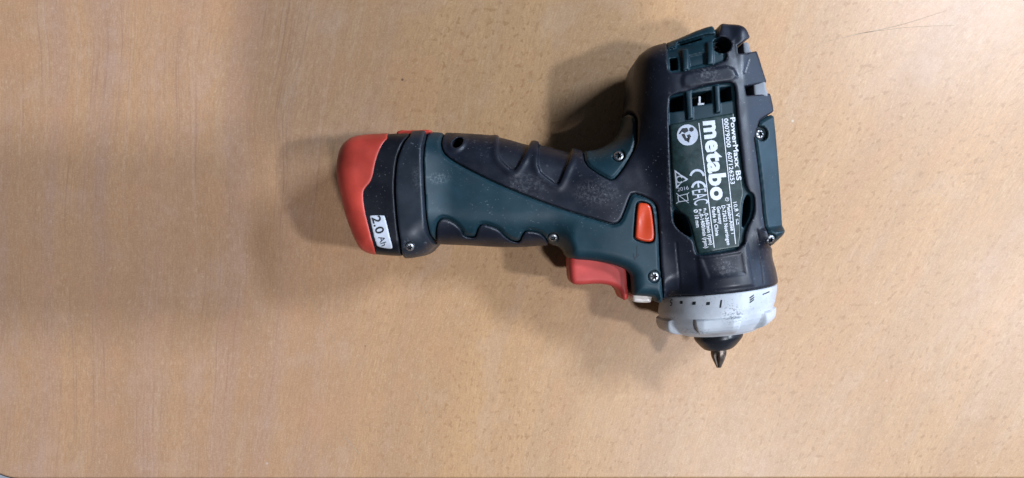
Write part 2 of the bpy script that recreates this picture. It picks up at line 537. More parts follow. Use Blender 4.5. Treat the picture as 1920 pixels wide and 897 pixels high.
def fine_net(fn, polys, zr, st, name, mat, parent, pad=6, label=None):
    P = np.vstack(polys)
    x = np.arange(P[:, 0].min() - pad, P[:, 0].max() + pad, st); y = np.arange(P[:, 1].min() - pad, P[:, 1].max() + pad, st); z = np.arange(zr[0], zr[1], st)
    X, Y = np.meshgrid(x, y, indexing='ij')
    vol = fn(X, Y, z[None, None, :])
    v, f = surface_net(vol, (x[0], y[0], z[0]), (st,) * 3)
    return part(name, v, f, mat, parent, label=label)

# ================================================================ DRILL: materials
NAVY = (0.0080, 0.0098, 0.0172)
def P_(px, py): return SP(px, py)
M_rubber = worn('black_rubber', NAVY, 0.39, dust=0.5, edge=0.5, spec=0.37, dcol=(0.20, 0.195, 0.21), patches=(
    (P_(1326, 140), (26, 17, 30), 0.55), (P_(1360, 502), (26, 16, 30), 0.55), (P_(1120, 362), (50, 30, 40), 0.30),  # last one: upper-grip scuffs plus a sheen painted into the colour
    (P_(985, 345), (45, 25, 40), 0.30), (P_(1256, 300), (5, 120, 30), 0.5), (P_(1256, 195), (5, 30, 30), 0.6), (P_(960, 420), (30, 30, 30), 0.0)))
M_green = worn('dark_green_plastic', (0.0062, 0.0265, 0.0370), 0.46, dust=0.25, edge=0.4, spec=0.36, dcol=(0.25, 0.27, 0.26), patches=(
    (P_(822, 334), (27, 13, 30), 0.55),))
M_collar = worn('foot_plastic', (0.0120, 0.0165, 0.0240), 0.42, dust=0.6, edge=0.5, spec=0.45, dcol=(0.22, 0.23, 0.25), patches=((P_(785, 335), (16, 30, 30), 0.28), (P_(764, 461), (14, 14, 30), 0.5)))
M_batblk = worn('battery_black', (0.0050, 0.0055, 0.0085), 0.40, dust=0.2, edge=0.25, spec=0.34)
M_red = worn('red_plastic', (0.500, 0.054, 0.034), 0.40, dust=0.12, edge=0.12, spec=0.4, dcol=(0.50, 0.22, 0.18))
M_trig = worn('trigger_red', (0.500, 0.056, 0.046), 0.48, dust=0.12, edge=0.12, spec=0.35, dcol=(0.55, 0.3, 0.25))
M_orange = worn('orange_red_gloss', (0.560, 0.052, 0.014), 0.24, dust=0.06, edge=0.1, spec=0.5, dcol=(0.5, 0.25, 0.2))
M_plate = plain('plate_film', (0.0170, 0.0370, 0.0360), 0.36, spec=0.5, var=0.25)
M_white = plain('white_print', (0.78, 0.79, 0.82), 0.5, var=0.06)
M_whited = plain('pale_print', (0.60, 0.62, 0.68), 0.5, var=0.08)
M_darkp = plain('dark_print', (0.012, 0.016, 0.020), 0.5)
M_stick = plain('sticker_grey', (0.58, 0.59, 0.64), 0.42, var=0.05)
M_screw = plain('screw_steel', (0.50, 0.50, 0.51), 0.45, 1.0, var=0.2)
M_recess = plain('screw_recess', (0.02, 0.02, 0.022), 0.6)  # near-black colour for the star recess
M_chuck = worn('chuck_black', (0.013, 0.014, 0.018), 0.33, dust=0.4, edge=0.3, spec=0.5)
M_bit = plain('bit_steel', (0.17, 0.130, 0.105), 0.42, 0.75, var=0.3)
M_lens = plain('led_lens', (0.72, 0.63, 0.56), 0.25, var=0.05)
M_inner = plain('inner_dark', (0.006, 0.006, 0.007), 0.7)
M_greyblk = worn('grey_block', (0.20, 0.21, 0.23), 0.6, dust=0.8, edge=0.3, dcol=(0.35, 0.35, 0.36))

def ring_mat():
    k = NT('silver_plastic'); co = k.co()
    c = k.mix(k.mapr(k.noise(co, 0.03, 3), 0.35, 0.7), (0.52, 0.535, 0.56), (0.62, 0.635, 0.66))
    m = k.mapr(k.noise(co, 0.035, 2), 0.42, 0.60)
    sc = k.mapr(k.noise(co, 0.30, 4, 0.7), 0.60, 0.70)
    c = k.mix(k.math('MULTIPLY', k.math('MULTIPLY', m, sc), 0.85), c, (0.09, 0.09, 0.10))
    c = k.mix(k.mapr(k.noise(co, 0.07, 5, 0.7), 0.5, 0.8, 0, 0.35), c, (0.28, 0.27, 0.27))
    for (px, py, z, rad, amt) in ((1370, 588, 188, (26, 22, 40), 0.9), (1300, 622, 165, (60, 7, 40), 0.6), (1262, 600, 150, (14, 14, 40), 0.5)):
        p = W(px, py, z)
        d = k.vmath('SUBTRACT', co, (p[0] - ROOT_U[0], p[1] - ROOT_U[1], z))
        d = k.vmath('LENGTH', k.vmath('DIVIDE', d, rad), out=1)
        q = k.math('MULTIPLY', k.mapr(d, 1.0, 0.3), amt)
        c = k.mix(k.math('MULTIPLY', q, k.mapr(k.noise(co, 0.33, 4, 0.75), 0.50, 0.60)), c, (0.10, 0.10, 0.105))
    g = k.new('ShaderNodeNewGeometry').outputs['Pointiness']
    c = k.mix(k.math('MULTIPLY', k.mapr(g, 0.49, 0.44), 0.5), c, (0.16, 0.16, 0.16))
    k.bump(k.noise(co, 0.4, 3), 0.12, 0.00005)
    return k.out(c, k.mapr(k.noise(co, 0.06, 3), 0.3, 0.7, 0.36, 0.5), 0.0, 0.5)
M_ring = ring_mat()

# ================================================================ DRILL: zones traced on the skin
drill = empty('cordless_drill', tuple(ROOT_U * S), 'dark green and black cordless drill driver with red trigger lying on its side', 'drill')

Z_palm = zone([(838, 243), (830, 256), (827, 275), (836, 292), (866, 311), (930, 343), (1000, 372), (1060, 394), (1100, 406), (1140, 418), (1150, 421), (1163, 416),
               (1172, 395), (1180, 372), (1186, 362), (1206, 367), (1226, 377), (1234, 390), (1237, 440), (1240, 520), (1240, 600),
               (1300, 640), (1470, 600), (1500, 470), (1440, 466), (1434, 425), (1426, 335), (1412, 234), (1447, 211, 125), (1470, 200), (1450, 150), (1420, 60), (1380, 30), (1300, 30),
               (1200, 60), (1150, 130), (1150, 240), (1100, 262)], 1)
Z_web = zone([(1092, 270), (1093, 285), (1097, 308), (1118, 324), (1141, 337), (1148, 338), (1156, 334), (1174, 310), (1195, 273), (1196, 240), (1196, 224), (1190, 212), (1160, 206), (1120, 230)], 1)
Z_pad1 = zone([(936, 245), (933, 267), (935, 295), (948, 310), (961, 321), (968, 317), (983, 292), (997, 262), (995, 245)], 1)
Z_pad2 = zone([(1012, 260), (1009, 285), (1009, 320), (1028, 335), (1045, 347), (1050, 341), (1061, 314), (1071, 293), (1072, 270)], 1)
Z_fing = zone([(812, 475), (812, 452), (816, 420), (827, 409), (840, 411), (855, 420), (866, 432), (869, 443), (889, 446), (893, 440), (897, 426), (905, 420), (920, 424),
               (936, 431), (946, 443), (961, 453), (975, 454), (980, 440), (986, 433), (1000, 434), (1014, 438), (1025, 449), (1031, 462), (1034, 480), (950, 490)], 1)
Z_rear = zone([(1251, 82), (1252, 110), (1255, 136), (1275, 135), (1290, 131), (1335, 123), (1350, 116), (1362, 112), (1362, 98), (1350, 100), (1344, 80), (1336, 40), (1300, 40), (1248, 50)], 1)
Z_win = zone([(1254, 184), (1268, 176), (1290, 172), (1320, 162), (1350, 157), (1374, 155), (1379, 165), (1381, 205), (1388, 270), (1396, 340), (1404, 360), (1412, 364), (1415, 374),
              (1414, 404), (1399, 430), (1394, 466), (1340, 476), (1309, 480), (1304, 470), (1302, 455), (1296, 447), (1269, 428), (1262, 410), (1261, 380), (1256, 280)], 1)
Z_plate = zone([(1257, 233), (1310, 223), (1378, 211), (1385, 280), (1394, 345), (1397, 362), (1392, 385), (1391, 410), (1391, 440), (1388, 464), (1340, 472), (1311, 476), (1304, 450), (1298, 425), (1291, 407),
                (1277, 397), (1266, 385), (1262, 330)], 0)
Z_ventL = zone([(1266, 390), (1277, 397), (1289, 405), (1296, 425), (1300, 446), (1285, 440), (1270, 427), (1265, 412)], 1)
Z_ventR = zone([(1403, 364), (1409, 366), (1411, 376), (1410, 402), (1397, 428), (1394, 424), (1395, 400), (1397, 378)], 1)
openings = [zone(q, 0) for q in (
    [(1258, 108), (1272, 106), (1273, 129), (1259, 131)],
    [(1258, 183), (1283, 177), (1284, 206), (1258, 210)],
    [(1299, 174), (1336, 168), (1337, 192), (1300, 198)],
    [(1353, 163), (1373, 160), (1375, 187), (1353, 191)],
    [(1281, 75, 190), (1319, 66, 190), (1320, 70, 190), (1282, 79, 190)])]
Z_slotA = zone([(1397, 162), (1424, 157), (1446, 152, 175), (1448, 174, 175), (1426, 177), (1400, 179)], 0)
Z_slotB = zone([(1383, 85), (1397, 83), (1414, 80, 175), (1418, 97, 175), (1399, 100), (1385, 100)], 0)
Z_foot_L = zone([(767, 254), (757, 266), (751, 279), (745, 296), (742, 314), (740, 340), (740, 360), (742, 392), (745, 423), (749, 452), (753, 480)], 0)
Z_foot_R = zone([(795, 254), (791, 275), (790, 298), (791, 340), (793, 375), (795, 407), (799, 438), (808, 454), (817, 458)], 0)

def open_poly(line, dx):
    """close a top-to-bottom line into a polygon reaching dx to its side"""
    a = line[0] + np.array([0, 500]); b = line[-1] + np.array([0, -500])
    return np.vstack([[a], line, [b], [b + np.array([dx, 0])], [a + np.array([dx, 0])]])

dpalm, dweb, dfing = zsd(Z_palm), zsd(Z_web), zsd(Z_fing)
drear, dwin = zsd(Z_rear), zsd(Z_win)
dfL = zsd(open_poly(Z_foot_L, 1200)); dfR = zsd(open_poly(Z_foot_R, 1200))
dopen = np.minimum.reduce([zsd(q) for q in openings + [Z_ventL, Z_ventR]])
dslot = np.minimum(zsd(Z_slotA), zsd(Z_slotB))

screws = [  # px, py, radius, depth below skin, hole margin
    (1037, 447, 8.6, 0.5, 2.0), (1160, 292, 9.6, 1.0, 2.2), (1227, 519, 9.2, 0.8, 2.2),
    (1445, 450, 9.0, 0.0, 2.0), (1429, 250, 9.0, 9.0, 4.5), (1356, 83, 9.0, 34.0, 6.5), (768, 464, 8.0, 0.3, 2.2)]
holes = []
for px, py, r, dep, mg in screws:
    p = SP(px, py); holes.append((p, r * (H - p[2]) / H, dep, mg))
def carve_holes(vol, only=None):
    for i, (p, r, dep, mg) in enumerate(holes):
        if only and i not in only: continue
        c = np.hypot(GX - p[0], GY - p[1])[:, :, None] - (r + mg)
        fl_ = (p[2] - dep - 5) - ZZ
        vol = smax(vol, -np.maximum(c, fl_), 1.5)
    return vol

# ---- rubber overmould
rub_zone = np.maximum(dpalm, -dweb)
rub_zone = np.maximum(rub_zone, -drear)
rub_zone = np.maximum(rub_zone, -dwin)
vol = body.copy()
# recessed pads of the palm grip
for zp in (Z_pad1, Z_pad2):
    d = zsd(zp)
    ramp = np.clip((GX - zp[:, 0].min()) / np.ptp(zp[:, 0]), 0, 1)[:, :, None]
    vol = vol + (2.0 + 5.5 * ramp) * sstep(1.6, -1.6, d)
    lip = np.exp(-((d - 5) / 6.0) ** 2) * (d > 0)
    vol = vol - 1.8 * lip
# raised strap and step lines on the head, sculpted step in front of the plate
d = zsd(zone([(1285, 137), (1335, 130), (1372, 124), (1385, 150), (1330, 157), (1283, 166), (1278, 150)], 1)); vol = vol - 2.5 * sstep(4, -4, d)
d = zsd(zone([(1316, 486), (1390, 474), (1396, 512), (1330, 522)], 0)); vol = vol + 1.6 * sstep(3, -3, d)
d = zsd(zone([(1307, 470), (1400, 455), (1412, 535), (1316, 545)], 0)); vol = vol - 2.2 * sstep(4, -4, d)
for ln in ([(1268, 456), (1272, 500), (1274, 540)], [(1418, 430), (1428, 490), (1432, 530)], [(1404, 112), (1396, 136)]):
    q = [SP(*p) for p in ln]
    dd = np.full(GX.shape, 1e9, np.float32)
    for a, b in zip(q[:-1], q[1:]):
        e = b[:2] - a[:2]; t = np.clip(((GX - a[0]) * e[0] + (GY - a[1]) * e[1]) / (e @ e), 0, 1)
        dd = np.minimum(dd, np.hypot(GX - a[0] - t * e[0], GY - a[1] - t * e[1]))
    vol = vol + 0.9 * sstep(2.4, 0.4, dd)[:, :, None]
vol = smax(vol, rub_zone + 0.6, 3.2)
vol = smax(vol, -np.maximum(dslot, (ZC * 0 - 44) - body), 2)          # side slots
# oval screw pocket near the foot of the grip
p = SP(858, 268); cs, sn = math.cos(0.9), math.sin(0.9)
ex_ = ((GX - p[0]) * cs + (GY - p[1]) * sn) / 10.5; ey_ = (-(GX - p[0]) * sn + (GY - p[1]) * cs) / 7.6
oval = (np.sqrt(ex_ ** 2 + ey_ ** 2) - 1)[:, :, None] * 8
vol = vol - 3.5 * sstep(10, 0, oval)
vol = smax(vol, -np.maximum(oval, (p[2] - 26) - ZZ), 2)
vol = carve_holes(vol, (5,))
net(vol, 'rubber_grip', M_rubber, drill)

# ---- finger grip
vol = smax(body + 0.3, dfing + 0.8, 4)
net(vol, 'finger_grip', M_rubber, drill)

# ---- green housing
g = body + 3.2
inwin = np.minimum(dwin, drear)
g = g + 5.0 * sstep(-4, -7, rub_zone) + 4.0 * sstep(-4, -7, dfing) + 3.6 * sstep(1.0, -1.0, inwin)                       # set back inside the cut-outs
for zb in (Z_palm, Z_web, Z_fing):                          # fine joint along the rubber
    d = np.abs(zsd(zb)) - 1.2
    g = smax(g, -np.maximum(d, -(body + 9)), 1)
# panels that stand level with the rubber
g = g - 2.6 * sstep(-3.0, -6.5, dweb)
flat = np.maximum(-dpalm, -dfing)                           # green faces outside both rubbers
g = g - 2.4 * sstep(-2.5, -6.5, flat)
# ribs across the cut-outs
for rb in ([(1278, 92), (1290, 90), (1293, 130), (1281, 132)], [(1326, 78), (1338, 76), (1339, 120), (1327, 121)],
           [(1286, 170), (1299, 168), (1301, 222), (1290, 224)], [(1340, 160), (1350, 158), (1353, 210), (1343, 212)],
           [(1254, 60, 170), (1334, 36, 170), (1344, 62, 188), (1325, 62, 190), (1300, 68, 190), (1276, 74, 190), (1272, 84, 190), (1255, 88, 190)]):
    d = zsd(zone(rb, 0)); g = smin(g, smax(body + 1.5, d, 3), 1.5)
g = smax(g, -np.maximum(dopen, -(body + 60)), 2)
d = zsd(zone([(1293, 103), (1322, 97), (1325, 118), (1296, 125)], 0)); g = g + 3.0 * sstep(1, -1, d)
g = smax(g, -np.maximum(dslot - 1, -(body + 44)), 2)
g = smax(g, -np.maximum(oval, (SP(858, 268)[2] - 26) - ZZ), 2)
g = carve_holes(g, (0, 1, 2, 3, 4, 5))
g = smax(g, dfR + 1.2, 3)
# recess of the direction switch and the moulded arrow
Z_sw = zone([(1195, 386), (1199, 380), (1215, 382), (1221, 390), (1225, 420), (1227, 446), (1222, 454), (1206, 453), (1191, 447), (1191, 440)], 1)
dsw = zsd(Z_sw)
g = smax(g, -np.maximum(dsw - 2.6, -(body + 14)), 2)
# trigger slot
g = smax(g, -np.maximum(zsd(outline([(1066, 470), (1110, 476), (1176, 494), (1182, 510), (1181, 590), (1060, 590)], 130, 1)), np.abs(ZC) - 47), 2)
# shallow groove between head and strip
net(g, 'housing', M_green, drill)

# ---- dark inside seen through the vents
vol = body + 46
vol = np.maximum(vol, np.minimum(dwin, np.minimum(drear, dslot)) - 6)
net(vol, 'motor_core', M_inner, drill)

# ---- foot collar
vol = smax(smin(foot, body, 6) - 0.6, -dfR + 0.5, 3)
vol = smax(vol, dfL + 1.0, 3)
vol = np.maximum(vol, (GX - W(840, 300, 150)[0])[:, :, None])
vol = carve_holes(vol, (6,))
net(vol, 'foot_collar', M_collar, drill)

# ---- battery pack
Z_red = zone([(733, 240), (729, 259), (720, 267), (709, 289), (703, 310), (700, 329), (695, 342), (688, 350), (682, 358), (681, 370), (685, 398), (690, 418), (695, 438), (702, 460), (707, 479), (709, 500),
              (600, 500), (580, 240)], 1)
dred = zsd(Z_red)
vol = smax(bat + 1.2, -dfL + 1.5, 3)
vol = smax(vol, -(dred + 6), 3)
pack = net(vol, 'battery_pack', M_batblk, drill)
vol = smax(bat, dred, 4)
net(vol, 'end_cap', M_red, pack)
LT = outline([(743, 254, 140), (748, 245, 140), (775, 246, 140), (811, 244, 140), (807, 252, 140), (767, 258, 140)], n=1)
fine_net(lambda X, Y, z: ext(sd2(LT, X, Y), z - 116.0, 34, 4), [LT], (76, 156), 1.2, 'release_latch', M_red, pack)

# ---- trigger
TR = outline([(1066, 470, 130), (1067, 510, 130), (1069, 528, 130), (1077, 535, 130), (1114, 532, 130), (1135, 533, 130), (1154, 539, 130), (1162, 548, 130), (1167, 563, 130), (1175, 563, 130),
              (1177, 552, 130), (1178, 507, 130), (1172, 485, 130), (1120, 465, 130)], n=2)
fine_net(lambda X, Y, z: ext(sd2(TR, X, Y), z - ZM, 41, 10), [TR], (55, 146), 1.6, 'trigger', M_trig, drill)

# ---- direction switch
zsw = SP(1208, 417)[2]
def sw_fn(X, Y, z):
    d = sd2(Z_sw, X, Y)
    dish = 2.2 * np.exp(-((X - Z_sw[:, 0].mean() + 2) / 9) ** 2 - ((Y - Z_sw[:, 1].mean()) / 20) ** 2)
    tilt = (X - Z_sw[:, 0].mean()) * SWT[0] + (Y - Z_sw[:, 1].mean()) * SWT[1]
    return ext(d, z - (zsw - 14 + tilt)[:, :, None] + dish[:, :, None], 17, 4)
c0 = Z_sw.mean(0)
SWT = ((zt(c0 + [10, 0]) - zt(c0 - [10, 0])) / 20, (zt(c0 + [0, 15]) - zt(c0 - [0, 15])) / 30)
fine_net(sw_fn, [Z_sw], (zsw - 40, zsw + 16), 1.0, 'direction_switch', M_orange, drill)

# ---- lamp lens under the nose
LE = outline([(1186, 540, 140), (1184, 563, 140), (1190, 567, 140), (1217, 568, 140), (1221, 564, 140), (1222, 540, 140)], n=1)
fine_net(lambda X, Y, z: ext(sd2(LE, X, Y), z - ZM, 48, 5), [LE], (48, 152), 1.4, 'lamp_lens', M_lens, drill)

# ---- blocks and contact seen in the openings
for q, dz in (([(1412, 157, 180), (1434, 153, 180), (1440, 181, 180), (1414, 182, 180)], 184), ([(1393, 80, 178), (1403, 79, 178), (1411, 104, 178), (1395, 105, 178)], 181)):
    BL = np.array([W(*p) for p in q])
    fine_net(lambda X, Y, z: ext(sd2(BL, X, Y), z - (dz - 32), 30, 3), [BL], (dz - 68, dz + 4), 1.5, 'motor_block', M_greyblk, drill)
pc = SP(1316, 186)
v = []; f = []
def add_box(v, f, x0, x1, y0, y1, z0, z1):
    b = len(v)
    v += [(x, y, z) for z in (z0, z1) for x, y in ((x0, y0), (x1, y0), (x1, y1), (x0, y1))]
    f += [(b + 3, b + 2, b + 1, b), (b + 4, b + 5, b + 6, b + 7)] + [(b + i, b + (i + 1) % 4, b + 4 + (i + 1) % 4, b + 4 + i) for i in range(4)]
add_box(v, f, pc[0] - 1.2, pc[0] + 1.8, pc[1] - 4, pc[1] + 7, pc[2] - 40, pc[2] - 14)
part('spring_contact', v, f, M_screw, drill, False)
v = []; f = []
add_box(v, f, pc[0] - 3, pc[0] + 7, pc[1] - 7.5, pc[1] - 4.2, pc[2] - 40, pc[2] - 12)
part('contact_clip', v, f, M_screw, drill, False)

# ---- screws
def screw_mesh():
    n = 48; rings = []
    def circ(r, z): return [(r * math.cos(2 * math.pi * i / n), r * math.sin(2 * math.pi * i / n), z) for i in range(n)]
    def star(r, z): return [(r * (1 + 0.24 * math.cos(12 * math.pi * i / n)) * math.cos(2 * math.pi * i / n), r * (1 + 0.24 * math.cos(12 * math.pi * i / n)) * math.sin(2 * math.pi * i / n), z) for i in range(n)]
    rings = [circ(1, -1.0), circ(1, -0.22), circ(0.93, -0.06), circ(0.78, 0.06), star(0.56, 0.12), star(0.53, -0.5)]
    v, f = ring_loft(rings)
    me = bpy.data.meshes.new('screw'); me.from_pydata(v, [], f); me.update()
    me.materials.append(M_screw); me.materials.append(M_recess)
    for p in me.polygons:
        if p.index >= 4 * 48: p.material_index = 1
    return me
SCREW = screw_mesh()
for i, (p, r, dep, mg) in enumerate(holes):
    o = bpy.data.objects.new('screw', SCREW); scene.collection.objects.link(o); o.parent = drill
    o.location = (np.array([p[0], p[1], p[2] - dep - 1.0]) - ROOT_U) * S
    o.scale = (r * S,) * 3
    gxn = (zt(p[:2] + [9, 0]) - zt(p[:2] - [9, 0])) / 18; gyn = (zt(p[:2] + [0, 9]) - zt(p[:2] - [0, 9])) / 18
    nrm = Vector((-gxn * 0.6, -gyn * 0.6, 1)).normalized()
    o.rotation_euler = nrm.to_track_quat('Z', 'Y').to_euler()

# ================================================================ nose: torque ring, chuck, bit
def lateral(t):
    return 0.088 * t + 5.0 * sstep(5, 40, t) * (1 - sstep(64, 76, t))
def axis_pt(t, r, th):
    q = r * np.sin(th) - lateral(t)
    x = AX_O[0] + AX_F[0] * t + AX_R[0] * q
    y = AX_O[1] + AX_F[1] * t + AX_R[1] * q
    return np.stack([x, y, ZM + r * np.cos(th)], -1)
def lathe(name, t, r, mat, parent, nth=200, rfun=None, closed=True):
    th = np.linspace(0, 2 * np.pi, nth, endpoint=False)
    TT, TH = np.meshgrid(t, th, indexing='ij'); RR = np.repeat(np.asarray(r, float)[:, None], nth, 1)
    if rfun is not None: RR = rfun(TT, RR, TH)
    v = axis_pt(TT, RR, TH).reshape(-1, 3)
    nt = len(t); I, J = np.meshgrid(np.arange(nt - 1), np.arange(nth), indexing='ij'); J2 = (J + 1) % nth
    f = np.stack([I * nth + J, I * nth + J2, (I + 1) * nth + J2, (I + 1) * nth + J], -1).reshape(-1, 4)
    return part(name, v, f[:, ::-1].copy(), mat, parent)
def lerp_prof(pts, n):
    p = chaikin(np.array(pts, float), 3, False)
    s_ = np.r_[0, np.cumsum(np.hypot(*np.diff(p, axis=0).T))]
    q = np.linspace(0, s_[-1], n)
    return np.interp(q, s_, p[:, 0]), np.interp(q, s_, p[:, 1])
LUG = [math.radians(-13 + 72 * i) for i in range(5)]
def base_ring(t):
    return np.interp(t, [0, 2, 30, 40, 48, 56, 64, 69, 73], [95.5, 97.5, 97.5, 95.0, 92.3, 87, 79.5, 73, 65])
def ring_r(T, R_, TH):
    out = R_.copy()
    main = T > 1.5
    for c in LUG:
        d = (TH - c + np.pi) % (2 * np.pi) - np.pi
        wid = np.radians(21.5 - 2.0 * sstep(36, 70, T))
        m = sstep(wid + 0.045, wid - 0.02, np.abs(d)) * sstep(39, 42, T)
        lug = np.interp(T, [36, 41, 48, 54, 59, 63, 66, 69, 80], [97, 98.8, 98.8, 97.8, 95.5, 91, 84, 73, 40])
        flat = np.minimum(lug / np.maximum(np.cos(d), 0.5) * 0.985, lug + 1.2)
        out = np.where(main & (R_ > 60), np.maximum(out, R_ + (flat - R_) * m), out)
    return out
tt = np.concatenate([[6, 1.2], np.linspace(1.3, 34, 14), np.linspace(35, 73, 50), [73.6, 74, 74, 70]])
rr = np.concatenate([[70, 94], base_ring(np.linspace(1.3, 34, 14)), base_ring(np.linspace(35, 73, 50)), [64.5, 60, 42, 36]])
lathe('torque_ring', tt, rr, M_ring, drill, 360, ring_r)
ring_o = [o for o in drill.children if o.name.startswith('torque_ring')][0]
t, r = lerp_prof([(66, 41), (80, 41.5), (86, 41), (97, 32), (102, 27), (105, 23), (105.3, 19), (105.3, 8)], 60)
lathe('chuck_collar', t, r, M_chuck, drill, 96)
def flute(T, R_, TH):
    k = sstep(106, 120, T)
    c = np.abs(np.cos(2 * (TH - 0.2)))
    return R_ * (1 - k * 0.56 * (1 - sstep(0.0, 0.85, c)))
t, r = lerp_prof([(98, 13.4), (108, 13.4), (114, 13.4), (119, 12.2), (128, 8.4), (135, 4.9), (137, 4.2), (137.6, 3.4), (137.8, 0.05)], 70)
lathe('screwdriver_bit', t, r, M_bit, drill, 96, flute)

# ================================================================ rating plate and its print
pv = body + 3.4
vol = np.maximum(smax(np.maximum(pv, -(body + 13)), zsd(Z_plate), 1.6), 120 - ZZ)
plate = net(vol, 'rating_plate', M_plate, drill)
ZP = top_height(pv)

def glyphs(txt, bold=0.0):
    cu = bpy.data.curves.new('txt', 'FONT'); cu.body = txt; cu.size = 1.0; cu.offset = bold; cu.resolution_u = 3; cu.space_character = 1.0 + 2.2 * bold
    o = bpy.data.objects.new('txt', cu); scene.collection.objects.link(o)
    dg = bpy.context.evaluated_depsgraph_get(); dg.update()
    me = o.evaluated_get(dg).to_mesh()
    v = np.array([tuple(p.co)[:2] for p in me.vertices]); f = [tuple(p.vertices) for p in me.polygons]
    o.evaluated_get(dg).to_mesh_clear()
    bpy.data.objects.remove(o, do_unlink=True); bpy.data.curves.remove(cu)
    return v, f
def onto_plate(v2, f, name, mat, eps=0.55, zmap=None, parent=None):
    zm_ = ZP if zmap is None else zmap
    v = np.array([(q[0], q[1], zt(q, zm_, 190) + eps) for q in v2])
    return part(name, v, f, mat, parent or plate, False)
def top_pt(px, py, zmap=None):
    zm_ = ZP if zmap is None else zmap
    z = 190.0
    for _ in range(8): z = zt(W(px, py, z), zm_, 190)
    return W(px, py, z)
def print_line(txt, a, b, hpx, bold=0.0, name='lettering', mat=None, zmap=None, parent=None, cap=0.70, eps=0.55):
    """txt runs from a to b (baseline, photo px) with its tops to the left-hand normal of the run"""
    v, f = glyphs(txt, bold)
    if not len(v): return
    p0, p1 = top_pt(*a, zmap), top_pt(*b, zmap)
    e = p1 - p0; n_ = np.array([-e[1], e[0]]) / np.linalg.norm(e)
    x0, x1 = v[:, 0].min(), v[:, 0].max()
    hh = hpx * (H - 192) / H / cap
    v2 = p0 + np.outer((v[:, 0] - x0) / (x1 - x0), e) + np.outer(v[:, 1], n_) * hh
    return onto_plate(v2, f, name, mat or M_white, eps, zmap, parent)
def print_poly(pts, name, mat=None, eps=0.55, zmap=None, parent=None, n=0):
    v2 = chaikin([top_pt(*p, zmap) for p in pts], n)
    tri = geometry.tessellate_polygon([[Vector((p[0], p[1], 0)) for p in v2]])
    return onto_plate(v2, [tuple(q) for q in tri], name, mat or M_white, eps, zmap, parent)
STROKES = [0]
def print_stroke(pts, w, name, mat=None, eps=0.55, zmap=None, parent=None, closed=False):
    P = [top_pt(*p, zmap) for p in pts]
    Q = []
    n0 = len(P)
    for i in range(n0 if closed else n0 - 1):               # split long runs so that the print follows the plate
        a, b = P[i], P[(i + 1) % n0]
        m = max(1, int(np.linalg.norm(b - a) / 14))
        Q += [a + (b - a) * j / m for j in range(m)]
    if not closed: Q.append(P[-1])
    n = len(Q); v = []; f = []
    for i in range(n):
        a = Q[(i - 1) % n] if closed or i > 0 else None
        b = Q[(i + 1) % n] if closed or i < n - 1 else None
        e0 = (Q[i] - a) / np.linalg.norm(Q[i] - a) if a is not None else None
        e1 = (b - Q[i]) / np.linalg.norm(b - Q[i]) if b is not None else None
        e0 = e1 if e0 is None else e0; e1 = e0 if e1 is None else e1
        t = e0 + e1; t = t / (np.linalg.norm(t) + 1e-9)
        m_ = np.array([-t[1], t[0]]); c = max(0.45, float(m_ @ np.array([-e0[1], e0[0]])))
        v += [Q[i] - m_ * w / 2 / c, Q[i] + m_ * w / 2 / c]
    for i in range(n if closed else n - 1):
        k2 = (i + 1) % n
        f.append((2 * i, 2 * k2, 2 * k2 + 1, 2 * i + 1))
    STROKES[0] += 1
    eps = eps + 0.02 * (STROKES[0] % 9)                     # never two prints in one plane
    return onto_plate(v, f, name, mat or M_white, eps, zmap, parent)
def arc(cx, cy, r, a0, a1, n=14):
    return [(cx + r * math.cos(math.radians(a0 + (a1 - a0) * i / n)), cy + r * math.sin(math.radians(a0 + (a1 - a0) * i / n))) for i in range(n + 1)]

print_line('metabo', (1319, 228), (1334.5, 377), 32, 0.042, 'brand_lettering', cap=0.74)
print_line('PowerMaxx BS', (1369, 221), (1381, 339), 9, 0.026)
print_line('00079000  607126253', (1357, 223), (1370, 346), 7.8, 0.022)
print_line('10,8 V', (1374, 380), (1380, 408), 7, 0.014)
print_stroke([(1380, 411), (1381.5, 422)], 1.1, 'lettering'); print_stroke([(1383, 410.5), (1383.5, 414)], 1.1, 'lettering'); print_stroke([(1384, 417), (1384.6, 421)], 1.1, 'lettering')
print_line('Metabo-Allee 1', (1362, 384), (1371, 439), 6.9, 0.026)
print_line('D-72622 Nuertingen', (1352.5, 386), (1363, 460), 6.9, 0.026)
print_line('Germany', (1343.5, 388), (1348, 421), 6.9, 0.026)
print_line('Made in China', (1334, 389), (1342, 443), 6.9, 0.026)
print_line('n  0-360/min (rpm)', (1319, 391.5), (1330, 460), 6.8, 0.024)
print_line('n  0-1400/min (rpm)', (1310, 393), (1321, 466), 6.8, 0.024)
print_line('0', (1318.5, 397), (1319, 400), 3.6, 0.01); print_line('0', (1309.5, 399), (1310, 402), 3.6, 0.01)
print_line('\u00d8 10 mm', (1300.5, 393.5), (1305.5, 427), 6.8, 0.024)
print_stroke([(1310, 231), (1325, 350), (1339, 465)], 1.3, 'rule_line')
print_stroke([(1354, 223), (1366, 335), (1379, 458)], 1.3, 'rule_line')
print_stroke(arc(1363, 374, 3.4, 0, 360, 12), 0.7, 'registered_mark'); print_line('R', (1361.8, 372.3), (1362.3, 375.8), 3.2, 0.0, 'registered_mark')
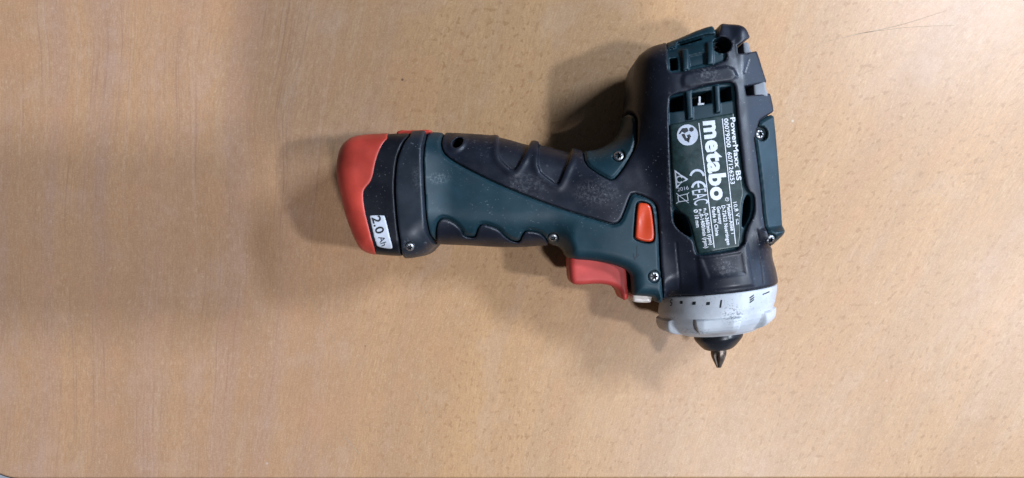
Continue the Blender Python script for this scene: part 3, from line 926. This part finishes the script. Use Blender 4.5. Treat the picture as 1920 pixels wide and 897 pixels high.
# read-the-manual disc
disc = print_poly(arc(1289, 253.5, 19.8, 0, 345, 23), 'manual_symbol', M_whited)
for pts in ([(1273, 251), (1279, 241), (1288, 240), (1291, 246), (1284, 250), (1279, 247), (1275, 252)],
            [(1278, 252), (1283, 251), (1287, 260), (1292, 257), (1294, 260), (1288, 265), (1285, 264)],
            [(1288, 254), (1293, 252), (1296, 257), (1291, 260)], [(1288.5, 263), (1293, 260), (1292, 268), (1287, 264)],
            arc(1296.5, 243, 4.2, 0, 330, 11)):
    print_poly(pts, 'manual_symbol', M_darkp, 0.9)
# conformity marks
print_stroke(arc(1307, 332, 12.4, 188, 352, 14), 3.6, 'conformity_mark', M_whited)
print_stroke(arc(1310, 354, 12.4, 188, 352, 14), 3.6, 'conformity_mark', M_whited)
print_stroke([(1308.5, 343), (1309.8, 352)], 2.6, 'conformity_mark', M_whited)
print_line('EAC', (1297, 358), (1302, 386), 27, 0.0, 'conformity_mark', M_whited)
print_stroke([(1266, 321.5), (1288, 336.5), (1268.5, 351.5)], 2.4, 'approval_triangle', M_whited, closed=True)
print_stroke(arc(1274, 337, 6.0, 40, 330, 12), 2.0, 'approval_triangle', M_whited)
print_line('2016', (1270.5, 359.5), (1291.5, 355.5), 7.0, 0.0, 'lettering', M_whited)
print_stroke([(1268, 363), (1291, 381)], 1.0, 'bin_symbol', M_whited); print_stroke([(1268, 382), (1292, 361)], 1.0, 'bin_symbol', M_whited)
print_stroke([(1271, 368), (1288, 364), (1290, 376), (1272, 379)], 1.2, 'bin_symbol', M_whited, closed=True)

# arrow moulded beside the switch
ZBG = top_height(body + 0.9)
M_arrow = worn('arrow_groove', (0.008, 0.016, 0.020), 0.5, dust=0.1, edge=0)
print_stroke([(1194.5, 461), (1195, 480)], 1.6, 'arrow_mark', M_arrow, 0.5, ZBG, drill)
print_stroke([(1187.5, 476), (1191, 486.5), (1198.5, 477)], 1.6, 'arrow_mark', M_arrow, 0.5, ZBG, drill)

# battery sticker
ZB = top_height(bat + 1.2)
Z_st = zone([(694, 403.5), (719, 403.5), (722, 406), (736, 461), (735.5, 466.5), (731, 467.5), (709, 463.5), (705.5, 460), (692.3, 407)], 1)
vol = smax(np.maximum(bat + 0.3, -(bat + 5)), zsd(Z_st), 0.6)
net(np.maximum(vol, 120 - ZZ), 'capacity_sticker', M_stick, pack)
ZB = top_height(bat + 0.3)
def print_on_bat(*a, **kw):
    return print_line(*a, zmap=ZB, parent=pack, eps=0.8, mat=M_darkp, **kw)
print_on_bat('2.0', (697.2, 408), (706.2, 440), 16, bold=0.014, name='capacity_lettering')
print_on_bat('Ah', (709.5, 445), (716, 462.5), 11.5, bold=0.0, name='capacity_lettering')

# ring figures, wrapped round the ring
def ring_print(v, f, t0, th0, sc, rot, name):
    c, s_ = math.cos(rot), math.sin(rot)
    v = np.asarray(v, float); v = v - (v.max(0) + v.min(0)) / 2
    u = (v[:, 0] * c - v[:, 1] * s_) * sc; w = (v[:, 0] * s_ + v[:, 1] * c) * sc
    t = t0 - w; th = th0 + u / 98.0
    return part(name, axis_pt(t, base_ring(t) + 0.5, th), f, M_darkp, ring_o, False)
def ring_place(px, py):
    z = 180.0
    for _ in range(12):
        p = W(px, py, z); t = (p - AX_O) @ AX_F; a = (p - AX_O) @ AX_R + lateral(t)
        z = ZM + math.sqrt(max(98.0 ** 2 - min(abs(a), 97.5) ** 2, 20))
    return t, math.asin(max(-0.995, min(0.995, a / 98.0)))
v5, f5 = glyphs('5', 0.01); t, th = ring_place(1258.5, 567.5); ring_print(v5, f5, t, th, 15.5, math.pi, 'scale_figure')
v1, f1 = glyphs('1', 0.02); t, th = ring_place(1352, 570); ring_print(v1, f1, t, th, 17, math.pi, 'scale_figure')
sq = [(-.5, -.5), (.5, -.5), (.5, .5), (-.5, .5)]
for px, py, w in ((1241.5, 559, 3.6), (1277.5, 567.5, 3.8), (1301.5, 569, 4.2), (1328, 569.5, 4.0)):
    t, th = ring_place(px, py); ring_print(np.array(sq) * [1.1, 1], [(0, 1, 2, 3)], t, th, w * 1.2, 0, 'scale_dot')
for dx, dy in ((0, 0), (0.4, 4.2), (0.2, 8.4)):
    t, th = ring_place(1409.5 + dx, 556.5 + dy); ring_print([(-.6, -.2), (.6, .25), (.6, -.05), (-.4, -.5)], [(0, 3, 2, 1)], t, th, 7, 0.1, 'drill_symbol')
t, th = ring_place(1437, 551); ring_print(np.array(sq) * [5.2, 0.55], [(0, 1, 2, 3)], t - 1, th, 3.5, 0.12, 'scale_bar')

# ================================================================ photographer's phone, held over the table behind the lens
M_ph = plain('phone_black', (0.02, 0.02, 0.022), 0.3)

ph = empty('phone', (0, 0, (H + 8) * S), 'black phone held flat high above the table and the drill', 'phone')
def rbox(x0, x1, y0, y1, z0, z1, r, e):
    return ring_loft([[(x, y, z) for x, y in slab(x0, y0, x1, y1, r, 0, 0, i)] for i, z in ((e, z0), (0, z0 + e), (0, z1 - e), (e, z1))])
v, f = rbox(-40, 670, -312, 34, 0, 32, 34, 8)
me = bpy.data.meshes.new('phone_body'); me.from_pydata([(x * S, y * S, z * S) for x, y, z in v], [], f); me.update()
link('phone_body', me, M_ph, ph)
